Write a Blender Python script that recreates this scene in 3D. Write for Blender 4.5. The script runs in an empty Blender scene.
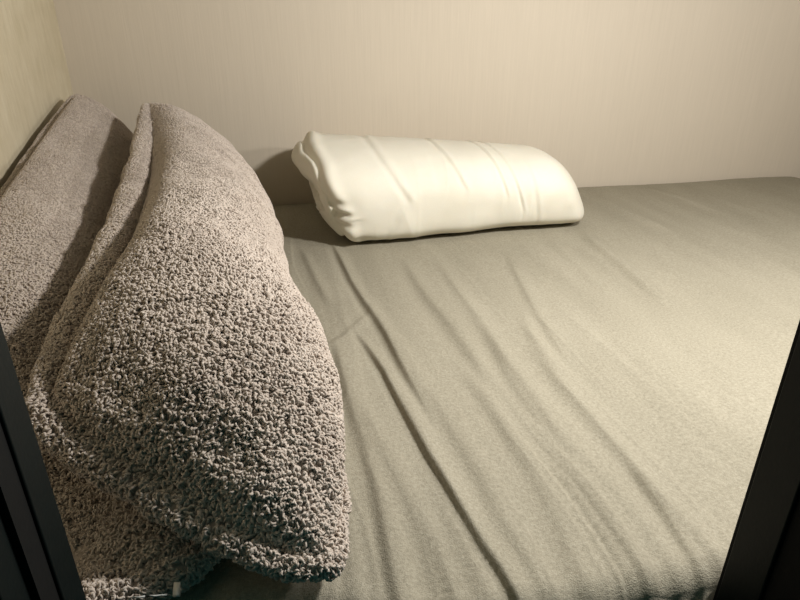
import bpy, math
import numpy as np
from math import radians, sin, cos, pi

C = bpy.context.scene.collection
ZB = 0.62                      # height of the mattress top above the floor
rng = np.random.default_rng(7)

# ------------------------------------------------------------------ noise
_perm = np.random.default_rng(3).random((64, 64, 64)).astype(np.float32)
def vnoise(p):
    """smooth value noise, p (...,3) -> -1..1"""
    i = np.floor(p).astype(int); f = p - i; f = f*f*f*(f*(f*6-15)+10)
    o = 0
    for dx in (0, 1):
        wx = f[..., 0] if dx else 1-f[..., 0]
        for dy in (0, 1):
            wy = f[..., 1] if dy else 1-f[..., 1]
            for dz in (0, 1):
                wz = f[..., 2] if dz else 1-f[..., 2]
                o = o + wx*wy*wz*_perm[(i[..., 0]+dx) % 64, (i[..., 1]+dy) % 64, (i[..., 2]+dz) % 64]
    return o*2-1
def fbm(p, n=3):
    a, o = 1.0, 0
    for k in range(n):
        o = o + a*vnoise(p + 13.7*k); p = p*2.03; a *= .5
    return o
def sstep(a, b, x):
    t = np.clip((x-a)/(b-a), 0, 1); return t*t*(3-2*t)

# ------------------------------------------------------------------ mesh helpers
def mesh_np(name, V, Fq, mat, parent=None, smooth=True, loc=(0, 0, 0)):
    V = np.asarray(V, np.float32).reshape(-1, 3); Fq = np.asarray(Fq, np.int32).reshape(-1, 4)
    me = bpy.data.meshes.new(name)
    me.vertices.add(len(V)); me.vertices.foreach_set('co', V.ravel())
    me.loops.add(Fq.size); me.loops.foreach_set('vertex_index', Fq.ravel())
    me.polygons.add(len(Fq))
    me.polygons.foreach_set('loop_start', np.arange(0, Fq.size, 4, dtype=np.int32))
    me.polygons.foreach_set('loop_total', np.full(len(Fq), 4, np.int32))
    me.polygons.foreach_set('use_smooth', np.full(len(Fq), smooth))
    me.update(calc_edges=True); me.validate()
    me.materials.append(mat)
    o = bpy.data.objects.new(name, me); C.objects.link(o); o.location = loc
    if parent: o.parent = parent
    return o
def grid_faces(nu, nv, off=0, flip=False, wrap_v=False):
    i = np.arange(nu-1)[:, None]; j = np.arange(nv if wrap_v else nv-1)[None, :]
    j2 = (j+1) % nv
    a = i*nv+j; b = (i+1)*nv+j; c = (i+1)*nv+j2; d = i*nv+j2
    q = np.stack([a, b, c, d] if not flip else [d, c, b, a], -1).reshape(-1, 4)
    return q+off
def boxes(name, bs, mat, parent=None, bevel=0.0, loc=(0, 0, 0)):
    V = []; Fq = []
    for (x0, x1, y0, y1, z0, z1) in bs:
        n = len(V)
        V += [(x, y, z) for x in (x0, x1) for y in (y0, y1) for z in (z0, z1)]
        Fq += [[n+k for k in q] for q in ((0, 1, 3, 2), (4, 6, 7, 5), (0, 4, 5, 1), (2, 3, 7, 6), (0, 2, 6, 4), (1, 5, 7, 3))]
    o = mesh_np(name, V, Fq, mat, parent, smooth=False, loc=loc)
    if bevel:
        m = o.modifiers.new('b', 'BEVEL'); m.width = bevel; m.segments = 3
    return o
def tag(o, label=None, cat=None, group=None, kind=None):
    if label: o['label'] = label
    if cat: o['category'] = cat
    if group: o['group'] = group
    if kind: o['kind'] = kind
    return o
def thing(name, loc, label, cat):
    o = bpy.data.objects.new(name, None); C.objects.link(o); o.location = loc; o.empty_display_size = .1
    return tag(o, label, cat)

# ------------------------------------------------------------------ materials
def lin(c):
    return tuple(((x/255)/12.92 if x/255 <= .04045 else ((x/255+.055)/1.055)**2.4) for x in c)+(1,)
class Mat:
    def __init__(s, name, rough=.8, spec=.3):
        s.m = bpy.data.materials.new(name); s.m.use_nodes = True
        s.t = s.m.node_tree; s.b = s.t.nodes['Principled BSDF']
        s.b.inputs['Roughness'].default_value = rough; s.b.inputs['Specular IOR Level'].default_value = spec
        s.co = s.t.nodes.new('ShaderNodeTexCoord').outputs['Object']
    def n(s, kind, **kw):
        x = s.t.nodes.new(kind)
        for k, v in kw.items():
            if k in x.inputs: x.inputs[k].default_value = v
            else: setattr(x, k, v)
        return x
    def l(s, a, b): s.t.links.new(a, b)
    def mapped(s, scale, rot=(0, 0, 0)):
        m = s.n('ShaderNodeMapping'); m.inputs['Scale'].default_value = scale; m.inputs['Rotation'].default_value = rot
        s.l(s.co, m.inputs['Vector']); return m.outputs[0]
    def noise(s, scale, vec=None, detail=3, rough=.5):
        x = s.n('ShaderNodeTexNoise'); x.inputs['Scale'].default_value = scale
        x.inputs['Detail'].default_value = detail; x.inputs['Roughness'].default_value = rough
        s.l(vec or s.co, x.inputs['Vector']); return x.outputs['Fac']
    def ramp(s, fac, stops):
        r = s.n('ShaderNodeValToRGB'); cr = r.color_ramp
        cr.elements[0].position, cr.elements[0].color = stops[0][0], lin(stops[0][1])
        cr.elements[1].position, cr.elements[1].color = stops[-1][0], lin(stops[-1][1])
        for p, c in stops[1:-1]:
            e = cr.elements.new(p); e.color = lin(c)
        s.l(fac, r.inputs[0]); return r.outputs[0]
    def add(s, a, b, wa=1, wb=1):
        m = s.n('ShaderNodeMath', operation='MULTIPLY'); s.l(a, m.inputs[0]); m.inputs[1].default_value = wa
        k = s.n('ShaderNodeMath', operation='MULTIPLY_ADD'); s.l(b, k.inputs[0]); k.inputs[1].default_value = wb
        s.l(m.outputs[0], k.inputs[2]); return k.outputs[0]
    def bump(s, h, dist, strength=1.0, prev=None):
        b = s.n('ShaderNodeBump'); b.inputs['Distance'].default_value = dist; b.inputs['Strength'].default_value = strength
        s.l(h, b.inputs['Height'])
        if prev: s.l(prev, b.inputs['Normal'])
        s.l(b.outputs[0], s.b.inputs['Normal']); return b.outputs[0]
    def color(s, out): s.l(out, s.b.inputs['Base Color'])

def wall_mat(name, along, base, var):
    """woven wallpaper with fine upright threads; ALONG is the horizontal axis of the wall"""
    M = Mat(name, .75, .25)
    sc = (420, 420, 14) ; sc2 = (150, 150, 5)
    a = M.noise(1, M.mapped(sc), 3); b = M.noise(1, M.mapped(sc2), 2); c = M.noise(3.0, None, 4)
    h = M.add(a, b, .5, .5)
    lo = tuple(x-var for x in base); hi = tuple(min(255, x+var) for x in base)
    mix = M.add(h, c, .7, .3)
    M.color(M.ramp(mix, [(.3, lo), (.5, base), (.7, hi)]))
    M.bump(h, .0012, .35)
    return M.m
m_wall = wall_mat('linen_wallpaper', 'x', (215, 204, 186), 4)
def side_wall_mat():
    M = Mat('textured_wallpaper', .7, .3)
    a = M.noise(1, M.mapped((60, 60, 14)), 4, .6); b = M.noise(18, None, 3)
    M.color(M.ramp(M.add(a, b, .6, .4), [(.3, (204, 193, 164)), (.5, (213, 202, 175)), (.7, (221, 211, 185))]))
    M.bump(a, .004, .5)
    return M.m
m_side = side_wall_mat()
def sheet_mat():
    M = Mat('jersey_sheet', .95, .05)
    a = M.noise(900, None, 1); b = M.noise(260, None, 2); c = M.noise(5, M.mapped((3, .6, 1)), 3)
    M.color(M.ramp(M.add(M.add(a, b, .40, .40), c, 1, .2), [(.3, (138, 133, 117)), (.5, (162, 156, 139)), (.72, (184, 178, 161))]))
    M.bump(M.add(a, b, .5, .5), .0016, .8)
    return M.m
m_sheet = sheet_mat()
def fleece_mat(name, lo, mid, hi):
    M = Mat(name, .92, .12)
    M.b.inputs['Sheen Weight'].default_value = .25; M.b.inputs['Sheen Roughness'].default_value = .6
    a = M.noise(140, None, 2); c = M.noise(9, None, 2)
    M.color(M.ramp(M.add(a, c, .6, .4), [(.3, lo), (.5, mid), (.7, hi)]))
    M.bump(M.noise(900, None, 2), .0012, .5)
    return M.m
m_fleece = fleece_mat('sherpa_fleece', (168, 154, 142), (182, 168, 156), (196, 182, 170))
m_curl = fleece_mat('sherpa_pile', (192, 178, 166), (209, 196, 183), (223, 211, 199))
def cotton_mat():
    M = Mat('white_cotton', .7, .2)
    a = M.noise(700, None, 2); b = M.noise(8, None, 2)
    M.color(M.ramp(M.add(a, b, .4, .6), [(.3, (228, 223, 206)), (.7, (238, 234, 220))]))
    n = M.bump(a, .0006, .4)
    M.b.inputs['Subsurface Weight'].default_value = .15
    M.b.inputs['Subsurface Radius'].default_value = (.02, .015, .01); M.b.inputs['Subsurface Scale'].default_value = .5
    return M.m
m_cotton = cotton_mat()
def dark_mat(name, c, rough):
    M = Mat(name, rough, .22)
    a = M.noise(35, None, 4)
    M.color(M.ramp(a, [(.3, tuple(x*.85 for x in c)), (.7, tuple(x*1.15 for x in c))]))
    M.bump(M.noise(300, None, 2), .0004, .3)
    return M.m
m_frame = dark_mat('dark_green_frame', (4, 12, 12), .55)
m_black = dark_mat('black_seal', (9, 10, 10), .8)
m_wood = dark_mat('bed_base_panel', (60, 54, 46), .7)
m_label = dark_mat('label_white', (215, 215, 210), .6)
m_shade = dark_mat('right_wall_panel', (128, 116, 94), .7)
m_ceil = dark_mat('ceiling_panel', (70, 66, 60), .7)

# ------------------------------------------------------------------ the berth: walls, ceiling, floor, frame
XL, XR, YB, YF, ZC = -.478, 1.70, 1.672, .30, .88
def st(name, bs, mat, bevel=0):
    o = boxes(name, bs, mat, bevel=bevel); o.location.z = ZB; return tag(o, kind='structure')
st('wall_back', [(XL-.04, XR+.04, YB, YB+.04, -ZB, ZC)], m_wall)
st('wall_left', [(XL-.04, XL, .24, YB, -ZB, ZC)], m_side)
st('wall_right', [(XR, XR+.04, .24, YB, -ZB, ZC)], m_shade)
st('ceiling', [(XL-.04, XR+.04, .24, YB+.04, ZC, ZC+.04)], m_ceil)
st('floor', [(XL-.04, XR+.04, -1.2, YB+.04, -ZB-.04, -ZB)], m_wood)
JL, JR = -.146, .344
st('wall_front', [(XL, JL-.10, .225, .275, -ZB, ZC), (JR+.10, XR, .225, .275, -ZB, ZC), (JL-.10, JR+.10, .225, .275, -ZB, -.20)], m_frame)
# left and right posts of the opening, stepped like an extruded door frame
st('trim_1', [(JL-.06, JL, .284, .310, -.2, ZC), (JL-.07, JL-.006, .243, .266, -.2, ZC), (JL-.11, JL-.02, .223, .243, -.2, ZC)], m_frame, .0012)
st('trim_2', [(JR, JR+.06, .270, .307, -.2, ZC), (JR+.012, JR+.07, .215, .243, -.2, ZC)], m_frame, .0012)
st('trim_3', [(JL-.06, JL-.002, .266, .284, -.2, ZC)], m_black)
st('trim_4', [(JR+.003, JR+.07, .243, .270, -.2, ZC), (JR+.0008, JR+.06, .307, .310, -.2, ZC)], m_black)
# bed base
st('floor_platform', [(XL, XR, .31, YB, -.24, -.20)], m_wood)

# ------------------------------------------------------------------ fitted sheet stretched over the mattress
FOLDS = [
    ([(0.102, 1.321), (0.119, 1.059), (0.133, 0.933), (0.143, 0.837), (0.149, 0.74), (0.157, 0.647), (0.162, 0.58)], 0.0055, 0.0045, 0.016),
    ([(0.095, 0.864), (0.108, 0.8), (0.123, 0.718), (0.131, 0.625), (0.139, 0.528), (0.151, 0.447), (0.161, 0.39), (0.168, 0.362), (0.172, 0.333)], 0.006, 0.0035, 0.016),
    ([(0.06, 0.871), (0.066, 0.716), (0.067, 0.642), (0.072, 0.56), (0.075, 0.477), (0.073, 0.351)], 0.004, 0.008, 0.018),
    ([(0.029, 0.779), (0.037, 0.606), (0.041, 0.514), (0.039, 0.429), (0.037, 0.358)], 0.0025, 0.01, 0.014),
    ([(0.08, 0.663), (0.094, 0.555), (0.105, 0.47), (0.118, 0.395), (0.123, 0.341)], 0.0022, 0.01, 0.014),
    ([(0.158, 0.851), (0.169, 0.695), (0.179, 0.577), (0.187, 0.493), (0.188, 0.425), (0.198, 0.373), (0.205, 0.324)], 0.0022, 0.01, 0.014),
    ([(0.24, 1.192), (0.249, 0.961), (0.259, 0.831), (0.259, 0.704), (0.261, 0.626)], 0.003, 0.01, 0.018),
    ([(0.311, 1.21), (0.311, 1.01), (0.307, 0.859), (0.304, 0.724), (0.304, 0.595), (0.301, 0.478), (0.299, 0.39), (0.289, 0.307)], 0.0026, 0.009, 0.016),
    ([(0.473, 1.177), (0.445, 1.008), (0.417, 0.856), (0.393, 0.677)], 0.003, 0.008, 0.018),
    ([(0.406, 0.921), (0.374, 0.79), (0.357, 0.644), (0.361, 0.536), (0.364, 0.441), (0.366, 0.376), (0.366, 0.339)], 0.0042, 0.012, 0.016),
    ([(0.306, 0.821), (0.292, 0.67), (0.29, 0.535), (0.291, 0.448), (0.29, 0.366), (0.289, 0.307)], 0.003, 0.01, 0.014),
    ([(0.232, 0.738), (0.241, 0.607), (0.246, 0.489), (0.246, 0.4), (0.238, 0.317)], 0.003, 0.01, 0.014),
    ([(0.273, 0.501), (0.279, 0.435), (0.28, 0.375), (0.272, 0.311)], 0.002, 0.008, 0.012),
    ([(0.47, 0.634), (0.454, 0.502), (0.453, 0.431)], 0.0016, 0.012, 0.016),
    ([(0.355, 0.467), (0.353, 0.406), (0.344, 0.338)], 0.003, 0.005, 0.01),
    ([(0.701, 1.292), (0.678, 1.136), (0.662, 0.985), (0.65, 0.85)], 0.006, 0.01, 0.016),
    ([(0.603, 1.257), (0.583, 1.062), (0.576, 0.909)], 0.003, 0.01, 0.016),
    ([(0.883, 1.564), (0.89, 1.395), (0.905, 1.219)], 0.003, 0.012, 0.018),
    ([(1.086, 1.644), (1.12, 1.493), (1.137, 1.308)], 0.002, 0.012, 0.018),
    ([(0.031, 1.266), (0.055, 1.062), (0.069, 0.967)], 0.003, 0.008, 0.012),
    ([(0.138, 0.932), (0.072, 0.834), (0.035, 0.803)], 0.0016, 0.006, 0.012),
]
def ridge(X, Y, pts, h, wl, wr):
    """fold along the polyline pts, steep on its left side (wl) and soft on its right (wr)"""
    pts = np.array(pts); 
    seg = np.linalg.norm(np.diff(pts, axis=0), axis=1); cum = np.concatenate([[0], np.cumsum(seg)]); L = cum[-1]
    best = np.full(X.shape, 1e9); dd = np.zeros_like(X); ss = np.zeros_like(X)
    for k in range(len(seg)):
        t = (pts[k+1]-pts[k])/seg[k]
        rx, ry = X-pts[k, 0], Y-pts[k, 1]
        a0 = rx*t[0]+ry*t[1]
        a = np.clip(a0, -1e9 if k == 0 else 0, 1e9 if k == len(seg)-1 else seg[k])
        ex, ey = rx-a*t[0], ry-a*t[1]; q = ex*ex+ey*ey
        d = -(rx*t[1]-ry*t[0])*-1
        m = q < best
        best = np.where(m, q, best); dd = np.where(m, np.sign(d)*np.sqrt(q), dd); ss = np.where(m, cum[k]+a, ss)
    if pts[0, 1] > pts[-1, 1] or True: dd = -dd
    fade = sstep(-.02, .25*L, ss)*(1-sstep(.78*L, L+.03, ss))
    if pts[-1, 1] < .36: fade = sstep(-.02, .25*L, ss)
    # dd > 0 is the right-hand side seen from the front edge
    prof = np.where(dd < 0, np.exp(-(dd/wl)**2), np.exp(-(dd/wr)**2))-.25*np.exp(-((dd+2.2*wl)/(1.6*wl))**2)
    return h*fade*prof
def sheet_z(X, Y):
    z = np.zeros_like(X)
    P3 = np.stack([X*9, Y*6, X*0+1.2], -1)
    Xw = X+.004*vnoise(P3); Yw = Y+.004*vnoise(P3+9)
    for p, h, a, b in FOLDS: z += ridge(Xw, Yw, p, h*1.2, a, b)
    fan = X + (Y-.9)*(.10*(X-.1)) + .012*vnoise(np.stack([X*3, Y*2.2, X*0+4], -1))
    q = np.stack([fan*17, Y*1.1, X*0+2.5], -1)
    n1 = 1-np.abs(vnoise(q))*2
    q2 = np.stack([fan*38, Y*1.9, X*0+7.5], -1)
    n2 = 1-np.abs(vnoise(q2))*2
    amp = .0036*sstep(1.6, .5, Y)*sstep(.75, .3, X)+.0006
    q3 = np.stack([fan*62+1.5*vnoise(np.stack([X*6, Y*5, X*0], -1)), Y*2.6, X*0+17.5], -1)
    n3 = np.clip(1-np.abs(vnoise(q3))*2.4, -.2, 1)*np.clip(.2+vnoise(np.stack([X*7, Y*4, X*0+31], -1)), 0, 1)
    z += amp*n1*.55 + amp*.5*n2 + amp*.55*n3
    z += .004*fbm(np.stack([X*2.5, Y*2.5, X*0], -1), 2)
    return z
def build_sheet():
    x = np.concatenate([np.linspace(XL+.003, -.05, 60), np.linspace(-.05, .5, 300)[1:], np.linspace(.5, XR-.004, 260)[1:]])
    y = np.linspace(.314, YB-.004, 360)
    X, Y = np.meshgrid(x, y, indexing='ij')
    Z = sheet_z(X, Y)
    # rounded shoulders at the four sides
    def shoulder(d, r, k):
        t = np.clip(1-d/r, 0, 1); return -k*(1-np.sqrt(np.clip(1-t*t, 0, 1)))
    front = .314+.05*sstep(.12, -.06, X)
    Y = Y+(front-.314)*np.clip(1-(Y-.314)/.3, 0, 1)
    Z += shoulder(Y-front, .03, .03)+shoulder(XR-.004-X, .09, .03)+shoulder(X-XL-.003, .03, .03)+shoulder(YB-.004-Y, .012, .012)
    Z -= .0
    nx, ny = X.shape
    V = np.stack([X, Y, Z], -1)
    # skirts: hang the border down
    F = [grid_faces(nx, ny)]
    allV = [V.reshape(-1, 3)]; off = nx*ny
    idx = np.arange(nx*ny).reshape(nx, ny)
    loop = np.concatenate([idx[:, 0], idx[-1, 1:], idx[-2::-1, -1], idx[0, -2:0:-1]])
    base = V.reshape(-1, 3)[loop]
    prev = loop
    for k, zz in enumerate((-.09, -.15, -.195)):
        b = base.copy(); b[:, 2] = zz
        allV.append(b); cur = np.arange(len(loop))+off; off += len(loop)
        F.append(np.stack([prev, cur, np.roll(cur, -1), np.roll(prev, -1)], -1)[:, ::-1]); prev = cur
    o = mesh_np('fitted_sheet', np.concatenate(allV), np.concatenate(F), m_sheet, loc=(0, 0, ZB))
    tag(o, 'grey-beige jersey sheet with long folds, stretched over the berth mattress', 'sheet')
build_sheet()

# ------------------------------------------------------------------ pillows
def coons(u, v, c, edge):
    """u near->far, v bottom->top in -1..1; c corners NB,FB,NT,FT ; edge offsets dict of bulge vectors at the middle of each side"""
    U = (u+1)/2; Vv = (v+1)/2
    NB, FB, NT, FT = [np.array(k, float) for k in c]
    U1 = U[..., None]; V1 = Vv[..., None]
    P = (1-U1)*(1-V1)*NB+U1*(1-V1)*FB+(1-U1)*V1*NT+U1*V1*FT
    bu = (1-(2*U1-1)**2); bv = (1-(2*V1-1)**2)
    P = P + bu*V1*np.array(edge['top']) + bu*(1-V1)*np.array(edge['bottom']) + np.exp(-((U1-.13)/.12)**2)*(1-V1)*np.array(edge.get('belly', (0, 0, 0))) + bv*(1-U1)*np.array(edge['near']) + bv*U1*np.array(edge['far'])
    return P
def press_map(surfs, n, e1, e2, cell=.006):
    """underside of a pillow as a height field along n, so that what lies beneath is pressed down by it"""
    A = np.concatenate([q.reshape(-1, 3) for q in surfs])
    a, b, h = A@e1, A@e2, A@n
    a0, b0 = a.min(), b.min(); na, nb = int((a.max()-a0)/cell)+2, int((b.max()-b0)/cell)+2
    G = np.full((na, nb), 1e3); np.minimum.at(G, (((a-a0)/cell).astype(int), ((b-b0)/cell).astype(int)), h)
    for k in range(3):
        Q = np.pad(G, 1, constant_values=1e3)
        G = np.where(G > 100, np.minimum.reduce([Q[:-2, 1:-1], Q[2:, 1:-1], Q[1:-1, :-2], Q[1:-1, 2:]]), G) if k == 0 else G
    return dict(G=G, a0=a0, b0=b0, cell=cell, n=n, e1=e1, e2=e2)
def pressed(P, m, gap):
    if m is None: return P
    fa = (P@m['e1']-m['a0'])/m['cell']-.5; fb = (P@m['e2']-m['b0'])/m['cell']-.5
    G = m['G']; ia = np.floor(fa).astype(int); ib = np.floor(fb).astype(int)
    ok = (ia >= 0) & (ib >= 0) & (ia < G.shape[0]-1) & (ib < G.shape[1]-1)
    ia = np.clip(ia, 0, G.shape[0]-2); ib = np.clip(ib, 0, G.shape[1]-2)
    h = np.minimum.reduce([G[ia, ib], G[ia+1, ib], G[ia, ib+1], G[ia+1, ib+1]])
    h = np.where(ok, h, 1e3)
    cur = P@m['n']
    d = np.minimum(0, h-gap-cur)
    return P+d[..., None]*m['n']
class Pillow:
    def __init__(s, corners, edge, Tf, Tb, dents=(), rnd=.22, seed=0, floor=None, pexp=.42, press=None, inset=.012, noise=1.0, un=2.6, pn=.42, over=1.0, shift=.0, overn=.6):
        s.press = press; s.overn = overn; s.over = over; s.shift = shift
        s.un = un; s.pn = pn
        s.c = corners; s.e = edge; s.Tf = Tf; s.Tb = Tb; s.rnd = rnd; s.seed = seed; s.dents = dents; s.floor = floor; s.p = pexp; s.inset = inset; s.nz = noise
    def mid(s, u, v):
        k = s.rnd
        return coons(u*np.sqrt(1-k*v**4*np.abs(u)**2), v*np.sqrt(1-k*u**4*np.abs(v)**2), s.c, s.e)
    def pos(s, u, v, side):
        e = 1e-3
        P = s.mid(u, v)
        uu = np.clip(u, -1+e, 1-e); vv = np.clip(v, -1+e, 1-e)
        du = s.mid(uu+e, vv)-s.mid(uu-e, vv); dv = s.mid(uu, vv+e)-s.mid(uu, vv-e)
        lu = np.linalg.norm(du, axis=-1, keepdims=True)/(2*e); lv = np.linalg.norm(dv, axis=-1, keepdims=True)/(2*e)
        N = np.cross(du, dv); N /= np.linalg.norm(N, axis=-1, keepdims=True)+1e-12
        du = du/(np.linalg.norm(du, axis=-1, keepdims=True)+1e-12); dv = dv/(np.linalg.norm(dv, axis=-1, keepdims=True)+1e-12)
        # distance to the seam in metres
        a = (1-np.abs(u))*lu[..., 0]; b = (1-np.abs(v))*lv[..., 0]
        pu = np.where(u < 0, np.clip(1-np.abs(u)**s.un, 0, 1)**(s.pn/s.p), np.clip(1-np.abs(u)**2.6, 0, 1))
        pe = s.p if side > 0 else s.p*1.75
        prof = (pu*np.clip(1-np.abs(v)**2.3, 0, 1))**pe
        T = (s.Tf if side > 0 else s.Tb)*prof
        for (u0, v0, su, sv, am) in s.dents:
            if side > 0: T = T + am*np.exp(-((u-u0)/su)**2-((v-v0)/sv)**2)*np.clip(prof*1.6, 0, 1)
        w = .022 if side > 0 else .030
        bl = lambda d, am=1.0: am*s.inset*(d/w)*np.exp(1-d/w)
        amu, amv = (.55, .55) if side > 0 else (s.overn, s.over)
        if side > 0: amu = .25
        ca, cb = np.clip(b/.06, 0, 1), np.clip(a/.06, 0, 1)
        out = du*(np.sign(u)*bl(a, amu)*ca)[..., None]*(np.abs(u) > .5)[..., None] + dv*(np.sign(v)*bl(b, amv)*cb)[..., None]*(np.abs(v) > .5)[..., None]
        de = np.minimum(a, b)
        # the seam sits towards the front, in a narrow crease; the back panel swells past it
        sh = s.shift*np.where(v > 0, 1, .3)*np.clip(a/.10, .15, 1)*np.exp(-(b/.055)**2)*(1 if side > 0 else 1+1.1*np.clip(de/.012, 0, 1)*np.exp(-(de/.03)**2))
        P = P+out+N*(side*T+sh)[..., None]
        m = np.clip(np.minimum(a, b)/.03, 0, 1)
        n = fbm(P*7+s.seed*5.1, 2)*.009*s.nz+fbm(P*24+s.seed*3.3, 2)*.0030*s.nz
        P = P+N*(side*n*m)[..., None]
        # puckers running in from the seam
        ang = np.where(a < b, v*lv[..., 0], u*lu[..., 0]); d = np.minimum(a, b)
        pk = vnoise(np.stack([ang*55, d*8, ang*0+s.seed+side*3.0], -1))*.0030*np.exp(-d/.03)*np.clip(d/.008, 0, 1)
        P = P+N*(side*pk)[..., None]
        P = pressed(P, s.press, .008 if side > 0 else .016)
        if s.floor is not None:
            f = s.floor+sheet_z(P[..., 0], P[..., 1]); z = P[..., 2]
            P[..., 2] = np.where(z < f+.012, f+.012*np.exp((z-f-.012)/.012), z)
        P[..., 0] = np.maximum(P[..., 0], XL+.006)
        P[..., 1] = np.minimum(P[..., 1], YB-.006)
        return P
    def mesh(s, nu, nv, side):
        lu = np.sin(np.linspace(-pi/2, pi/2, nu))*.55+np.linspace(-1, 1, nu)*.45
        lv = np.sin(np.linspace(-pi/2, pi/2, nv))*.55+np.linspace(-1, 1, nv)*.45
        u, v = np.meshgrid(lu, lv, indexing='ij')
        return s.pos(u, v, side)
def pile(P, dens, seed, keep=None, size=1.0):
    """little curled loops of wool standing on the surface grid P (nu,nv,3)"""
    r = np.random.default_rng(seed)
    a, b, c, d = P[:-1, :-1], P[1:, :-1], P[1:, 1:], P[:-1, 1:]
    nrm = np.cross(c-a, d-b); area = .5*np.linalg.norm(nrm, axis=-1)
    nn = nrm/(np.linalg.norm(nrm, axis=-1, keepdims=True)+1e-12)
    A = area.ravel(); tot = A.sum(); n = int(tot*dens)
    pick = r.choice(len(A), n, p=A/tot)
    s, t = r.random((2, n, 1))
    aa, bb, cc, dd = [k.reshape(-1, 3)[pick] for k in (a, b, c, d)]
    base = (1-s)*(1-t)*aa+s*(1-t)*bb+s*t*cc+(1-s)*t*dd
    N = nn.reshape(-1, 3)[pick]
    if keep is not None:
        m = keep(base); base = base[m]; N = N[m]; n = len(base)
    # clumps: curls of one neighbourhood share a direction
    size = size*(.58+.36*(1-sstep(.5, 1.15, base[:, 1])))
    th = 2*pi*vnoise(base*70+seed)+r.normal(0, .9, n)
    ref = np.tile([0., 0.3, 1.], (n, 1)); T = np.cross(N, ref); T /= np.linalg.norm(T, axis=1, keepdims=True)+1e-9
    B = np.cross(N, T)
    K = 6
    L = (r.uniform(.0060, .0100, n)*size)[:, None]; bend = (r.choice([-1, 1], n)*r.uniform(1.5, 4.6, n))[:, None]
    hgt = (r.uniform(.0016, .0050, n)*size*(.30+.70*(1-sstep(.5, 1.05, base[:, 1]))))[:, None]
    sv = np.linspace(0, 1, K)[None]
    ang = th[:, None]+bend*(sv-.5)
    step = L/(K-1)
    px = np.cumsum(np.cos(ang)*step, 1); py = np.cumsum(np.sin(ang)*step, 1)
    px -= px.mean(1, keepdims=True); py -= py.mean(1, keepdims=True)
    pz = hgt*np.sin(pi*np.clip(sv*1.02, 0, 1))**.7 + .0002
    Ce = base[:, None]+px[..., None]*T[:, None]+py[..., None]*B[:, None]+pz[..., None]*N[:, None]
    tx = np.cos(ang); ty = np.sin(ang)
    side = -ty[..., None]*T[:, None]+tx[..., None]*B[:, None]
    rad = (r.uniform(.0010, .0017, n)*size)[:, None]*(1-.55*np.abs(2*sv-1)**2.5)
    ring = []
    for k in range(4):
        w = pi/2*k+pi/4
        ring.append(Ce+(rad*cos(w))[..., None]*side+(rad*sin(w))[..., None]*N[:, None])
    V = np.stack(ring, 2)                       # n,K,4,3
    i = np.arange(n)[:, None, None]*K*4; j = np.arange(K-1)[None, :, None]*4; k = np.arange(4)[None, None, :]
    F = np.stack([i+j+k, i+j+(k+1) % 4, i+j+4+(k+1) % 4, i+j+4+k], -1)
    return V.reshape(-1, 3), F.reshape(-1, 4)
def seam_tube(P, rad):
    loop = np.concatenate([P[:, 0], P[-1, 1:], P[-2::-1, -1], P[0, -2:0:-1]])
    t = np.roll(loop, -1, 0)-np.roll(loop, 1, 0); t /= np.linalg.norm(t, axis=1, keepdims=True)+1e-9
    a = np.cross(t, [0.3, .2, 1.0]); a /= np.linalg.norm(a, axis=1, keepdims=True)+1e-9; b = np.cross(t, a)
    ks = np.arange(6)*pi/3
    V = loop[:, None]+rad*(np.cos(ks)[None, :, None]*a[:, None]+np.sin(ks)[None, :, None]*b[:, None])
    V = np.concatenate([V, V[:1]])
    return V.reshape(-1, 3), grid_faces(len(loop)+1, 6, wrap_v=True)
def build_pillow(pl, origin, label, dens, keepf, keepb, seed):
    root = thing('sherpa_pillow', (origin[0], origin[1], ZB+origin[2]), label, 'pillow')
    O = np.array(origin)
    Pf = pl.mesh(300, 180, 1); Pb = pl.mesh(240, 140, -1)
    f = mesh_np('front_panel', Pf.reshape(-1, 3)-O, grid_faces(*Pf.shape[:2]), m_fleece, root)
    b = mesh_np('back_panel', Pb.reshape(-1, 3)-O, grid_faces(*Pb.shape[:2], flip=True), m_fleece, root)
    Nf = 1.0
    # pile normals must point outwards
    V, F = pile(Pf, dens, seed, keepf)
    a = mesh_np('front_pile', V-O, F, m_curl, f)
    V, F = pile(Pb[:, ::-1], dens, seed+1, keepb)
    mesh_np('back_pile', V-O, F, m_curl, b)
    V, F = seam_tube(Pf, .0022)
    mesh_np('seam', V-O, F, m_fleece, root)
    return root

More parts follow.
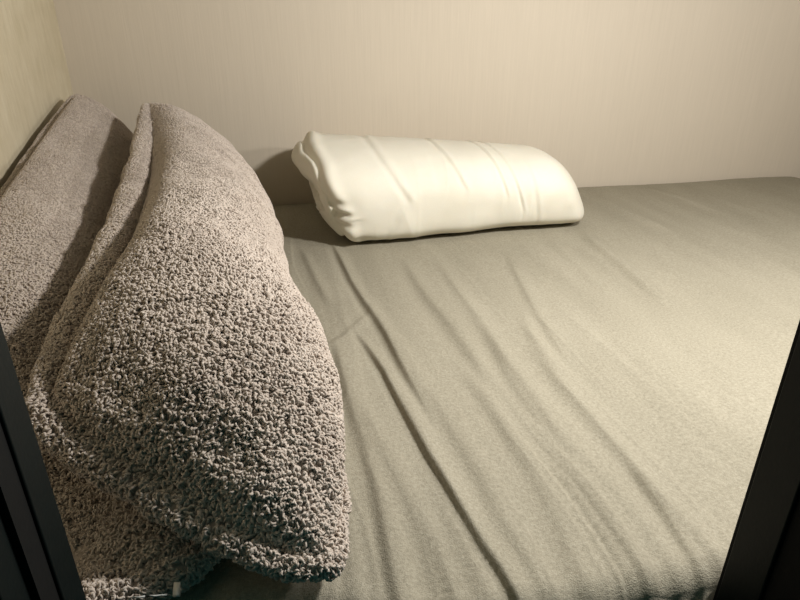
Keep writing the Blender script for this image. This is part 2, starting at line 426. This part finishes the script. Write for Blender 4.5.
def edge_roll(pl, Pf, rad, seed):
    """stuffed edge of the cover bulging out just behind the seam; rad = radii (bottom, far, top (3 values far to near), near (2 values top to bottom))"""
    nu, nv = Pf.shape[:2]
    segs = [Pf[:, 0], Pf[-1, 1:], Pf[-2::-1, -1], Pf[0, -2:0:-1]]
    rr = [np.full(len(segs[0]), rad[0]), np.full(len(segs[1]), rad[1]),
          np.interp(np.linspace(0, 1, len(segs[2])), np.linspace(0, 1, len(rad[2])), rad[2]),
          np.interp(np.linspace(0, 1, len(segs[3])), np.linspace(0, 1, len(rad[3])), rad[3])]
    loop = np.concatenate(segs); R = np.concatenate(rr)
    # even spacing along the loop
    d = np.linalg.norm(np.roll(loop, -1, 0)-loop, axis=1); cum = np.concatenate([[0], np.cumsum(d)])
    n = 900; s = np.linspace(0, cum[-1], n, endpoint=False)
    L = np.stack([np.interp(s, cum, np.append(loop[:, k], loop[0, k])) for k in range(3)], 1)
    R = np.interp(s, cum, np.append(R, R[0]))
    ker = np.hanning(31); ker /= ker.sum()
    sm = lambda a: np.convolve(np.concatenate([a[-15:], a, a[:15]]), ker, 'valid')
    R = sm(R)*(1+.10*vnoise(np.stack([s*16, s*0+seed, s*0], -1))+.05*vnoise(np.stack([s*60, s*0+seed, s*0+4], -1)))
    L = np.stack([sm(L[:, k]) for k in range(3)], 1)*.6+L*.4
    t = np.roll(L, -3, 0)-np.roll(L, 3, 0); t /= np.linalg.norm(t, axis=1, keepdims=True)
    c = L.mean(0); a = L[np.arange(n)]-c
    N0 = np.cross(pl.c[1]-np.array(pl.c[0]), np.array(pl.c[2])-pl.c[0]); N0 /= np.linalg.norm(N0)
    out = np.cross(t, N0); out /= np.linalg.norm(out, axis=1, keepdims=True)
    out *= np.sign((out*a).sum(1, keepdims=True)).mean()
    nn = np.cross(out, t); nn *= np.sign((nn*N0).sum(1, keepdims=True))
    ctr = L+out*(R*.72)[:, None]-nn*(R*.62)[:, None]
    K = 28; ph = np.linspace(0, 2*pi, K, endpoint=False)
    V = ctr[:, None]+R[:, None, None]*(np.cos(ph)[None, :, None]*out[:, None]+np.sin(ph)[None, :, None]*nn[:, None])
    V = np.concatenate([V, V[:1]])
    V = V+.0016*fbm(V*45+seed, 2)[..., None]
    V = pressed(V, pl.press, .008)
    f = pl.floor+sheet_z(V[..., 0], V[..., 1])
    z = V[..., 2]; V[..., 2] = np.where(z < f+.008, f+.008*np.exp((z-f-.008)/.008), z)
    V[..., 0] = np.maximum(V[..., 0], XL+.006); V[..., 1] = np.minimum(V[..., 1], YB-.006)
    return np.concatenate([V, V[:, :1]], 1)
p2 = Pillow([(.003, .345, .046), (-.085, 1.38, .045), (-.236, .520, .122), (-.268, 1.44, .306)],
            dict(top=(.042, 0, -.012), bottom=(-.002, 0, 0), belly=(.036, 0, 0), near=(.0, .0, -.004), far=(.0, .03, .0)),
            .110, .052, dents=((-.72, .1, .30, .8, .012), (0.1, .1, .8, .8, .006), (-.55, -.65, .32, .45, .018)), seed=1, floor=.004, inset=.014, rnd=.07, un=4.0, pn=.50, over=.6)
RAD2 = (.008, .008, (.008, .016, .026, .024, .012), (.016, .011, .010, .009))
_e1 = p2.mid(np.array(.5), np.array(0.))-p2.mid(np.array(-.5), np.array(0.)); _e1 /= np.linalg.norm(_e1)
_e2 = p2.mid(np.array(0.), np.array(.5))-p2.mid(np.array(0.), np.array(-.5)); _e2 -= _e1*(_e1@_e2); _e2 /= np.linalg.norm(_e2)
PRESS = press_map([p2.mesh(400, 260, -1), edge_roll(p2, p2.mesh(300, 180, 1), RAD2, 11)], np.cross(_e1, _e2), _e1, _e2)
p1 = Pillow([(-.085, .400, .030), (-.16, 1.42, .03), (-.450, .38, .034), (-.440, 1.57, .322)],
            dict(top=(0, 0, -.01), bottom=(.0, 0, 0), near=(.0, -.01, .0), far=(.0, .02, .0)),
            .060, .040, dents=((-.85, .0, .35, .9, -.035), (.1, -.25, 1.1, .42, -.050)), seed=2, floor=.004, press=PRESS, inset=.010, rnd=.09, over=.5)
def build(pl, origin, label, dens, keepb, seed, rad):
    root = build_pillow(pl, origin, label, dens, None, keepb, seed)
    O = np.array(origin)
    V = edge_roll(pl, pl.mesh(300, 180, 1), rad, seed)
    # ring order chosen so that the pile stands outwards
    cen = V[:, :-1].mean(1)[:, None]
    nrm = np.cross(V[1:, 1:]-V[:-1, :-1], V[:-1, 1:]-V[1:, :-1])
    if ((V[:-1, :-1]-cen[:-1])*nrm).sum() < 0: V = V[:, ::-1]
    o = mesh_np('edge_roll', V[:, :-1].reshape(-1, 3)-O, grid_faces(V.shape[0], V.shape[1]-1, wrap_v=True), m_fleece, root)
    P, F = pile(V, dens, seed+2, None)
    mesh_np('edge_pile', P-O, F, m_curl, o)
    return root
build(p2, (-.08, .95, 0.0), 'front grey sherpa fleece pillow with curly pile, leaning over the other one', 165000,
      lambda b: (b[:, 1] < .75) | (b[:, 2] > .14), 11, (.008, .008, (.008, .016, .026, .024, .012), (.016, .011, .010, .009)))
rear = build(p1, (-.25, 1.0, 0.0), 'rear grey sherpa fleece pillow propped against the left wall', 140000,
      lambda b: (b[:, 1] < .60), 21, (.010, .008, (.006, .010, .012, .012), (.012, .013, .014)))

def strip(pts, w, th):
    """ribbon of thickness th along pts, width w along the vector side"""
    pts = np.array(pts, float); t = np.gradient(pts, axis=0); t /= np.linalg.norm(t, axis=1, keepdims=True)
    side = np.cross(t, w); wl = np.linalg.norm(w); up = side/np.linalg.norm(side, axis=1, keepdims=True)*th/2
    w = np.array(w)/2
    ring = np.stack([pts-w-up, pts+w-up, pts+w+up, pts-w+up], 1)
    n = len(pts)
    F = np.concatenate([grid_faces(n, 4, wrap_v=True), [[0, 1, 2, 3], [4*n-1, 4*n-2, 4*n-3, 4*n-4]]])
    return ring.reshape(-1, 3), F
# folded care label sewn into the near edge of the rear pillow, with the loose hem tape beside it
s_ = np.linspace(0, pi, 9)
lp = np.concatenate([[(-.109, .378, .030)], np.stack([-.109+0*s_, .3715-.004*np.sin(s_), .0335-.0022*np.cos(s_)], 1), [(-.109, .378, .037)]])
V1, F1 = strip(lp, (.0055, -.0015, .001), .0006)
mesh_np('care_label', V1-np.array((-.25, 1.0, 0)), F1, m_label, rear)['label'] = 'small folded white label'
V2, F2 = strip([(-.1165, .3705, .0335), (-.121, .3700, .0345), (-.1255, .3695, .0355), (-.129, .3690, .0372)], (0, .0006, .0012), .0005)
V3, F3 = strip([(-.132, .3680, .0385), (-.136, .3672, .0392), (-.141, .3672, .0405)], (0, .0006, .0012), .0005)
mesh_np('hem_tape', np.concatenate([V2, V3])-np.array((-.25, 1.0, 0)), np.concatenate([F2, F3+len(V2)]), m_label, rear)

# ------------------------------------------------------------------ folded white pillow
def white_pillow():
    """pillow folded over so that its fold faces the room; two layers show at its left end"""
    x0, x1 = .075, .735
    nS, nP = 330, 320
    s = np.linspace(0, 1, nS); s = .55*(.5-.5*np.cos(pi*s))+.45*s
    ph = np.linspace(0, 2*pi, nP, endpoint=False)
    S, PH = np.meshgrid(s, ph, indexing='ij')
    def cap(d, r, p):
        t = np.clip(1-d/r, 0, 1); return np.clip(1-t**p, 0, 1)**(1/p)
    L = x1-x0; X = x0+S*L
    k = cap(X-x0, .06, 2.4)*cap(x1-X, .075, 2.3)
    # section: flat below, full and round towards the room, flatter slope on top
    A = .205-.050*S+.004*np.sin(S*9); H = (.222-.050*S+.006*np.sin(S*pi))/2
    e = 2.35
    e = np.where(np.sin(PH) > 0, 2.35, 3.6-1.25*np.exp(np.sin(PH)*6)*0)
    e = 2.35+1.5*sstep(0, -.5, np.sin(PH))
    se = lambda c: np.sign(c)*np.abs(c)**(2/e)
    cy, cz = se(np.cos(PH)), se(np.sin(PH))
    zc = H*.98
    Y = 1.428+A*k*cy
    Z = zc+H*k*cz-.0*k
    # the far side is a little lower
    Z = np.where(Z > zc, zc+(Z-zc)*(1-.12*np.clip(cy, 0, 1)), Z)
    zr = Z/(2*H)
    X = X-(.075+.02*S)*(zr-.35)
    P = np.stack([X, Y, Z], -1)
    N = np.stack([0*X, np.cos(PH), np.sin(PH)], -1)
    # left end: groove between the two layers, open towards the wall and pinched near the front
    endw = sstep(.075, .0, S*L)
    yf = (1.428-Y)/.165
    zg = .100+.035*np.clip(1-(yf+.2), -1, 2)*.5
    g = np.exp(-((Z-zg)/.011)**2)*endw*sstep(.95, .70, yf)
    P[..., 0] += .045*g
    P[..., 2] += np.sign(Z-zg)*.0*g
    # corner of the upper layer poking out towards the wall
    tip = np.exp(-((Z-.165)/.035)**2-((Y-1.42)/.09)**2)*endw
    P[..., 0] -= .022*tip
    tip2 = np.exp(-((Z-.128)/.012)**2-((Y-1.40)/.09)**2)*endw
    P[..., 0] += .018*tip2
    # gathered puckers around the pinch
    a = np.arctan2(Z-.075, Y-1.32)
    pk = vnoise(np.stack([a*3.2, S*L*12, a*0+5], -1))*.010*sstep(.11, .0, S*L)*sstep(1.47, 1.33, Y)
    P += N*pk[..., None]; P[..., 0] += pk*.8
    # long soft creases that run round the bundle from top to front
    w = vnoise(P*np.array([5, 3, 3])+3)
    q = np.stack([X*13+.8*w+.6*Z/.2, PH*.35+0*X, X*0+3.7], -1)
    r1 = (1-np.abs(vnoise(q))*2)
    m1 = np.clip(.35+.9*vnoise(P*np.array([5, 6, 6])+8.3), 0, 1)
    q = np.stack([X*34+1.2*w, PH*.8+0*X, X*0+9.1], -1)
    r2 = np.clip(1-np.abs(vnoise(q))*3, 0, 1)
    d = .0030*np.clip(r1, -.5, 1)*m1+.0007*r2*m1+.005*vnoise(P*7+2.2)+.0009*fbm(P*22, 2)
    # a few clear creases across the top: (x at the front, x at the top, height, width, depth)
    for (xa, xb, zlo, zhi, wd, dp) in ((.50, .47, .10, .19, .004, .003), (.545, .50, .06, .19, .004, .0028), (.40, .36, .12, .20, .006, .003),
                                       (.585, .56, .03, .15, .006, .002), (.27, .20, .10, .21, .009, .003), (.22, .27, .02, .12, .01, .002)):
        t = np.clip((Z-zlo)/(zhi-zlo), 0, 1); xc = xa+(xb-xa)*t
        dd = (X-xc)/wd
        m = sstep(-.3, .25, (Z-zlo)/(zhi-zlo))*(1-sstep(.9, 1.25, (Z-zlo)/(zhi-zlo)))
        d = d + m*dp*.85*(-np.exp(-dd*dd)+.9*np.exp(-((dd-1.5)/1.2)**2))
    # gathered lip of the open left end
    sl = S*L+.006*vnoise(np.stack([PH*2.5, S*0, S*0+2], -1))
    d = d + .006*np.exp(-((sl-.058)/.014)**2)-.011*np.exp(-((sl-.034)/.008)**2)*sstep(1.58, 1.5, Y)
    # pinch where the fold is gathered
    for (zc0, am) in ((.085, .020), (.060, .010), (.11, .010)):
        d = d - am*np.exp(-((sl-.045)/.018)**2-((Z-zc0)/.008)**2)*(Y < 1.38)
    P += N*(d*np.clip(k*1.4, 0, 1))[..., None]
    z = P[..., 2]; zm = .0025+sheet_z(P[..., 0], P[..., 1])
    P[..., 2] = np.where(z < zm+.014, zm+.014*np.exp((z-zm-.014)/.014), z)
    P[..., 1] = np.minimum(P[..., 1], YB-.008)
    return P
O = np.array((.4, 1.43, 0))
P = white_pillow()
root = thing('folded_pillow', (.4, 1.43, ZB), 'plump white cotton pillow folded in half, lying against the back wall', 'pillow')
mesh_np('cotton_cover', P.reshape(-1, 3)-O, grid_faces(P.shape[0], P.shape[1], wrap_v=True), m_cotton, root)

# ------------------------------------------------------------------ light
for loc, en in (((.58, .63, .68), 29.5), ((1.12, .62, .62), 12.5)):
    l = bpy.data.lights.new('berth_lamp', 'POINT'); l.energy = en; l.color = (1.0, .965, .92); l.shadow_soft_size = .035
    o = bpy.data.objects.new('berth_lamp', l); C.objects.link(o); o.location = (loc[0], loc[1], ZB+loc[2])
w = bpy.data.worlds.new('world'); bpy.context.scene.world = w; w.use_nodes = True
w.node_tree.nodes['Background'].inputs[0].default_value = (.25, .95, .92, 1); w.node_tree.nodes['Background'].inputs[1].default_value = .05

# ------------------------------------------------------------------ camera
cam = bpy.data.cameras.new('camera'); co = bpy.data.objects.new('camera', cam); C.objects.link(co)
cam.lens = 27; cam.sensor_width = 36; cam.clip_start = .01
co.location = (0, 0, ZB+.45); co.rotation_euler = (radians(90-24.6), 0, radians(-11.4))
sc = bpy.context.scene; sc.camera = co
sc.view_settings.view_transform = 'Standard'; sc.view_settings.look = 'None'; sc.view_settings.gamma = 1
sc.view_settings.use_curve_mapping = False; sc.view_settings.exposure = 0
